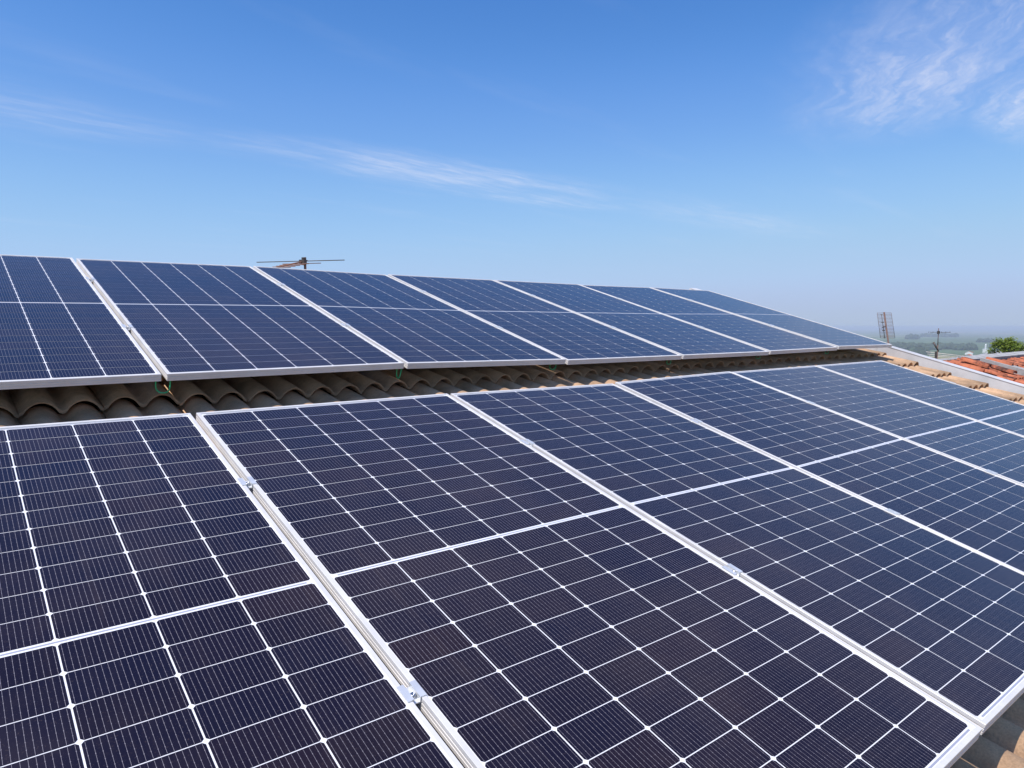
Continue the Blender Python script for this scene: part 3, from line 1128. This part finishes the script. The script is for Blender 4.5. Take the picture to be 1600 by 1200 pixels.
n2 = tag(link('neighbour_house', None, None, Matrix.Translation((15, 0, 0))), 'farther red clay tile roof behind the second grey parapet strip', 'house')
I2 = lm(n2).inverted()
clay_roof(n2, 12.25, 19.5, 1.30, -3.4, -0.66, lambda x, y: x < 15.2 and y > -0.2)
mb = MB()
yy0, yy1 = RP(15, -3.0, -.85), RP(15, 1.2, -.85)
mb.add([(12.2, yy0.y, 0), (19.6, yy0.y, 0), (19.6, yy1.y, 0), (12.2, yy1.y, 0), (12.2, yy0.y, yy0.z), (19.6, yy0.y, yy0.z), (19.6, yy1.y, yy1.z), (12.2, yy1.y, yy1.z)],
       [(0, 1, 5, 4), (1, 2, 6, 5), (2, 3, 7, 6), (3, 0, 4, 7)])
mb.build('wall', M['plaster'], n2, m4=I2)
# ridge wall behind them
mb = MB()
for j in range(7):
    mb.box((12.12 + j * 1.25, 1.34, -1.3), (12.12 + (j + 1) * 1.25 - .004, 1.50, -0.645 + 0.003 * (j % 3)))
mb.build('ridge_wall', M['mortar'], n2, m4=I2 @ MROOF)

# loose tiles dumped on the first neighbour's roof
LT = [(10.84, 0.72, -.592, .12, .10), (10.97, 0.80, -.590, -.05, .02), (11.10, 0.64, -.590, .16, -.08), (11.23, 0.82, -.588, -.10, .10), (10.95, 0.46, -.590, .26, .12),
      (11.17, 0.76, -.540, .06, .05), (11.03, 0.74, -.538, .14, -.1), (11.42, 0.84, -.592, .24, .05), (11.62, 0.55, -.594, -.20, -.06), (12.02, 0.72, -0.542, .05, .0)]
LL = ['lowest loose clay tile at the left of the pile on the red roof', 'loose clay tile second from the left in the red roof pile',
      'skewed loose clay tile in the middle of the red roof pile', 'loose clay tile at the upper middle of the red roof pile',
      'loose clay tile turned sideways below the red roof pile', 'topmost right loose clay tile stacked on the red roof pile',
      'topmost left loose clay tile stacked on the red roof pile', 'loose clay tile right of the red roof pile',
      'loose clay tile lying near the second grey parapet strip', 'single dark clay tile lying along the second grey parapet strip']
for (x, y, z, rz_, ry_), lb in zip(LT, LL):
    o_ = link('loose_tile', CAP_ME, None, MROOF @ Matrix.Translation((x, y, z)) @ Euler((rc.uniform(-.05, .05), ry_, rz_)).to_matrix().to_4x4())
    tag(o_, lb, 'roof tile', 'loose clay tiles on the neighbouring roof')

# ------------------------------------------------------------------ town and valley buildings


def town_house(az, D, top_tan, wd_, dp, rise, mats, label, rot=0.0, hgt=3.0, kind='gable'):
    x, y = azpos(az, D)
    ztop = CAMP.z - D * top_tan
    zg = terr(x, y)
    hw, hd = wd_ / 2, dp / 2
    root_ = tag(link('town_house', None, None, Matrix.Translation((x, y, zg)) @ Matrix.Rotation(R_(rot), 4, 'Z')), label, 'house', 'houses of the town below')
    ht = max(ztop - zg, 2.2)
    e = ht - rise
    b_ = MB().add([(-hw, -hd, 0), (hw, -hd, 0), (hw, hd, 0), (-hw, hd, 0), (-hw, -hd, e), (hw, -hd, e), (hw, hd, e), (-hw, hd, e), (-hw, 0, ht - .05), (hw, 0, ht - .05)],
                  [(0, 1, 5, 4), (1, 2, 6, 9, 5), (2, 3, 7, 6), (3, 0, 4, 8, 7)])
    b_.build('wall', mats[0], root_)
    ov = 0.35
    for s in (-1, 1):
        r_ = MB()
        nrm = Vector((0, s * rise, hd)).normalized() * 0.07
        q0 = [(-hw - ov, 0, ht), (hw + ov, 0, ht), (hw + ov, s * (hd + ov), e - rise * ov / hd), (-hw - ov, s * (hd + ov), e - rise * ov / hd)]
        q1 = [tuple(Vector(v) + nrm) for v in q0]
        r_.add(q0 + q1, [(0, 1, 2, 3), (7, 6, 5, 4), (0, 4, 5, 1), (1, 5, 6, 2), (2, 6, 7, 3), (3, 7, 4, 0)])
        r_.build('roof', mats[1], root_)
    for s in (-1, 1):
        for fx in (-0.28, 0.28):
            MB().box((fx * wd_ - .5, s * (hd + .01) - .02, e * .45), (fx * wd_ + .5, s * (hd + .01) + .02, e * .45 + 1.0)).build('window', M['glass'], root_)
    MB().box((-.45, -hd - .03, 0), (.45, -hd + .01, 2.0)).build('door', M['door'], root_)
    return root_


TH = [(71.45, 62, 0.0372, 4.2, 6.0, 0.5, ('greywall', 'fibro'), 'low house with grey fibre cement roof left of the red roof', 12),
      (72.75, 70, 0.0338, 4.6, 6.0, 0.6, ('whitewall', 'fibro'), 'pale grey roofed house behind the pile of loose tiles', 8),
      (73.9, 100, 0.0292, 7.0, 7.0, 0.9, ('whitewall', 'fibro'), 'white walled house with grey roof left of the green tree', 25),
      (71.9, 520, 0.0322, 9, 8, 1.6, ('whitewall', 'clay'), 'white house with clay roof below the valley buildings', 12),
      (75.1, 150, 0.0285, 10, 8, 1.0, ('whitewall', 'fibro'), 'white house partly hidden behind the green tree', 20),
      (71.95, 1150, 0.0284, 14, 9, 2.0, ('whitewall', 'clay'), 'long white farm building with tan roof in the valley', 15),
      (72.85, 1500, 0.0252, 17, 8, 1.0, ('whitewall', 'whitewall'), 'flat white shed beside the white silo in the valley', 17)]
for a in TH:
    town_house(a[0], a[1], a[2], a[3], a[4], a[5], (M[a[6][0]], M[a[6][1]]), a[7], a[8])
# white silo
x, y = azpos(72.86, 1540)
zg = terr(x, y)
root = tag(link('silo', None, None, Matrix.Translation((x, y, zg))), 'slim white silo tower far off in the valley', 'silo')
hs_ = (CAMP.z - 1540 * 0.0197) - zg
vs, fs = [], []
for (z, r) in ((0, 1.5), (hs_ - 2.0, 1.5)):
    vs += [(r * math.cos(2 * math.pi * j / 16), r * math.sin(2 * math.pi * j / 16), z) for j in range(16)]
MB().add(vs, [(j, (j + 1) % 16, 16 + (j + 1) % 16, 16 + j) for j in range(16)]).build('body', M['whitewall'], root, True)
vs = [(1.7 * math.cos(2 * math.pi * j / 16), 1.7 * math.sin(2 * math.pi * j / 16), hs_ - 2.1) for j in range(16)] + [(0.3 * math.cos(2 * math.pi * j / 16), 0.3 * math.sin(2 * math.pi * j / 16), hs_) for j in range(16)]
MB().add(vs, [(j, (j + 1) % 16, 16 + (j + 1) % 16, 16 + j) for j in range(16)] + [tuple(range(16, 32))]).build('cap', M['whitewall'], root, True)

# ------------------------------------------------------------------ green tree behind the roofs
ct = RP(56.96, 12.9, -4.72)
ct.z = CAMP.z - 56.5 * 0.0262
tx_, ty_ = ct.x, ct.y
tg = terr(tx_, ty_)
root = tag(link('broadleaf_tree', None, None, Matrix.Translation((tx_, ty_, tg))), 'small round bright green tree standing behind the red roofs', 'tree')
hz = ct.z - tg
rr_ = random.Random(21)
tk = MB()
tk.tube([(0, 0, -0.1), (0.05, 0, hz * .35), (-.04, .03, hz * .7), (0, 0, hz * 0.85)], [.17, .14, .12, .09], 8)
view = Vector((tx_ - CAMP.x, ty_ - CAMP.y, 0)).normalized()
sdv = Vector((view.y, -view.x, 0))
tips = []
for j in range(16):
    a = 2 * math.pi * j / 16 + rr_.uniform(-.2, .2)
    rad = rr_.uniform(0.45, 1.25)
    e = Vector((rad * math.cos(a) * 1.05, rad * math.sin(a) * 1.05, hz + rr_.uniform(-0.35, 0.42) - 0.15 * rad))
    s0 = Vector((0, 0, hz * rr_.uniform(.6, .84)))
    md = s0.lerp(e, .5) + Vector((0, 0, rr_.uniform(.0, .15)))
    tk.tube([s0, md, e], [.055, .035, .015], 5)
    tips.append(e)
    tips.append(md.lerp(e, .6) + Vector((rr_.uniform(-.3, .3), rr_.uniform(-.3, .3), rr_.uniform(0, .3))))
for j in range(10):
    a = rr_.random() * 6.28
    rad = rr_.uniform(0, .75)
    tips.append(Vector((rad * math.cos(a), rad * math.sin(a), hz + rr_.uniform(.25, .6))))
tips.append(Vector((0, 0, hz + .5)) + sdv * 0.2)
tk.build('trunk', M['bark'], root, True)
lf = MB()
for tp in tips:
    for _ in range(70):
        d = Vector((rr_.gauss(0, 1), rr_.gauss(0, 1), rr_.gauss(0, .75)))
        d = d.normalized() * (rr_.random() ** .5) * 0.33
        p0 = tp + d
        L, W_ = rr_.uniform(.13, .22), rr_.uniform(.045, .08)
        a = rr_.random() * 6.28
        fw = Vector((math.cos(a), math.sin(a), rr_.uniform(-.9, .25))).normalized()
        sw = fw.cross(Vector((rr_.uniform(-.4, .4), rr_.uniform(-.4, .4), 1))).normalized()
        up_ = sw.cross(fw)
        lf.add([p0, p0 + fw * L * .5 + sw * W_ + up_ * .012, p0 + fw * L, p0 + fw * L * .5 - sw * W_ + up_ * .012], [(0, 1, 2), (0, 2, 3)])
lf.build('crown', M['leaf'], root)

# ------------------------------------------------------------------ haze over the plain
hb = MB().box((-31000, -31000, -120), (31000, 31000, 9.5))
m = bpy.data.materials.new('haze')
m.use_nodes = True
t = m.node_tree
t.nodes.clear()
pv = N(t, 'ShaderNodeVolumePrincipled')
pv.inputs['Color'].default_value = (0.80, 0.89, 1.0, 1)
pv.inputs['Density'].default_value = 2.4e-4
pv.inputs['Anisotropy'].default_value = 0.0
om = N(t, 'ShaderNodeOutputMaterial')
t.links.new(pv.outputs[0], om.inputs['Volume'])
hz_ = hb.build('haze', m)
tag(hz_, 'pale blue haze lying over the plain', kind='stuff')
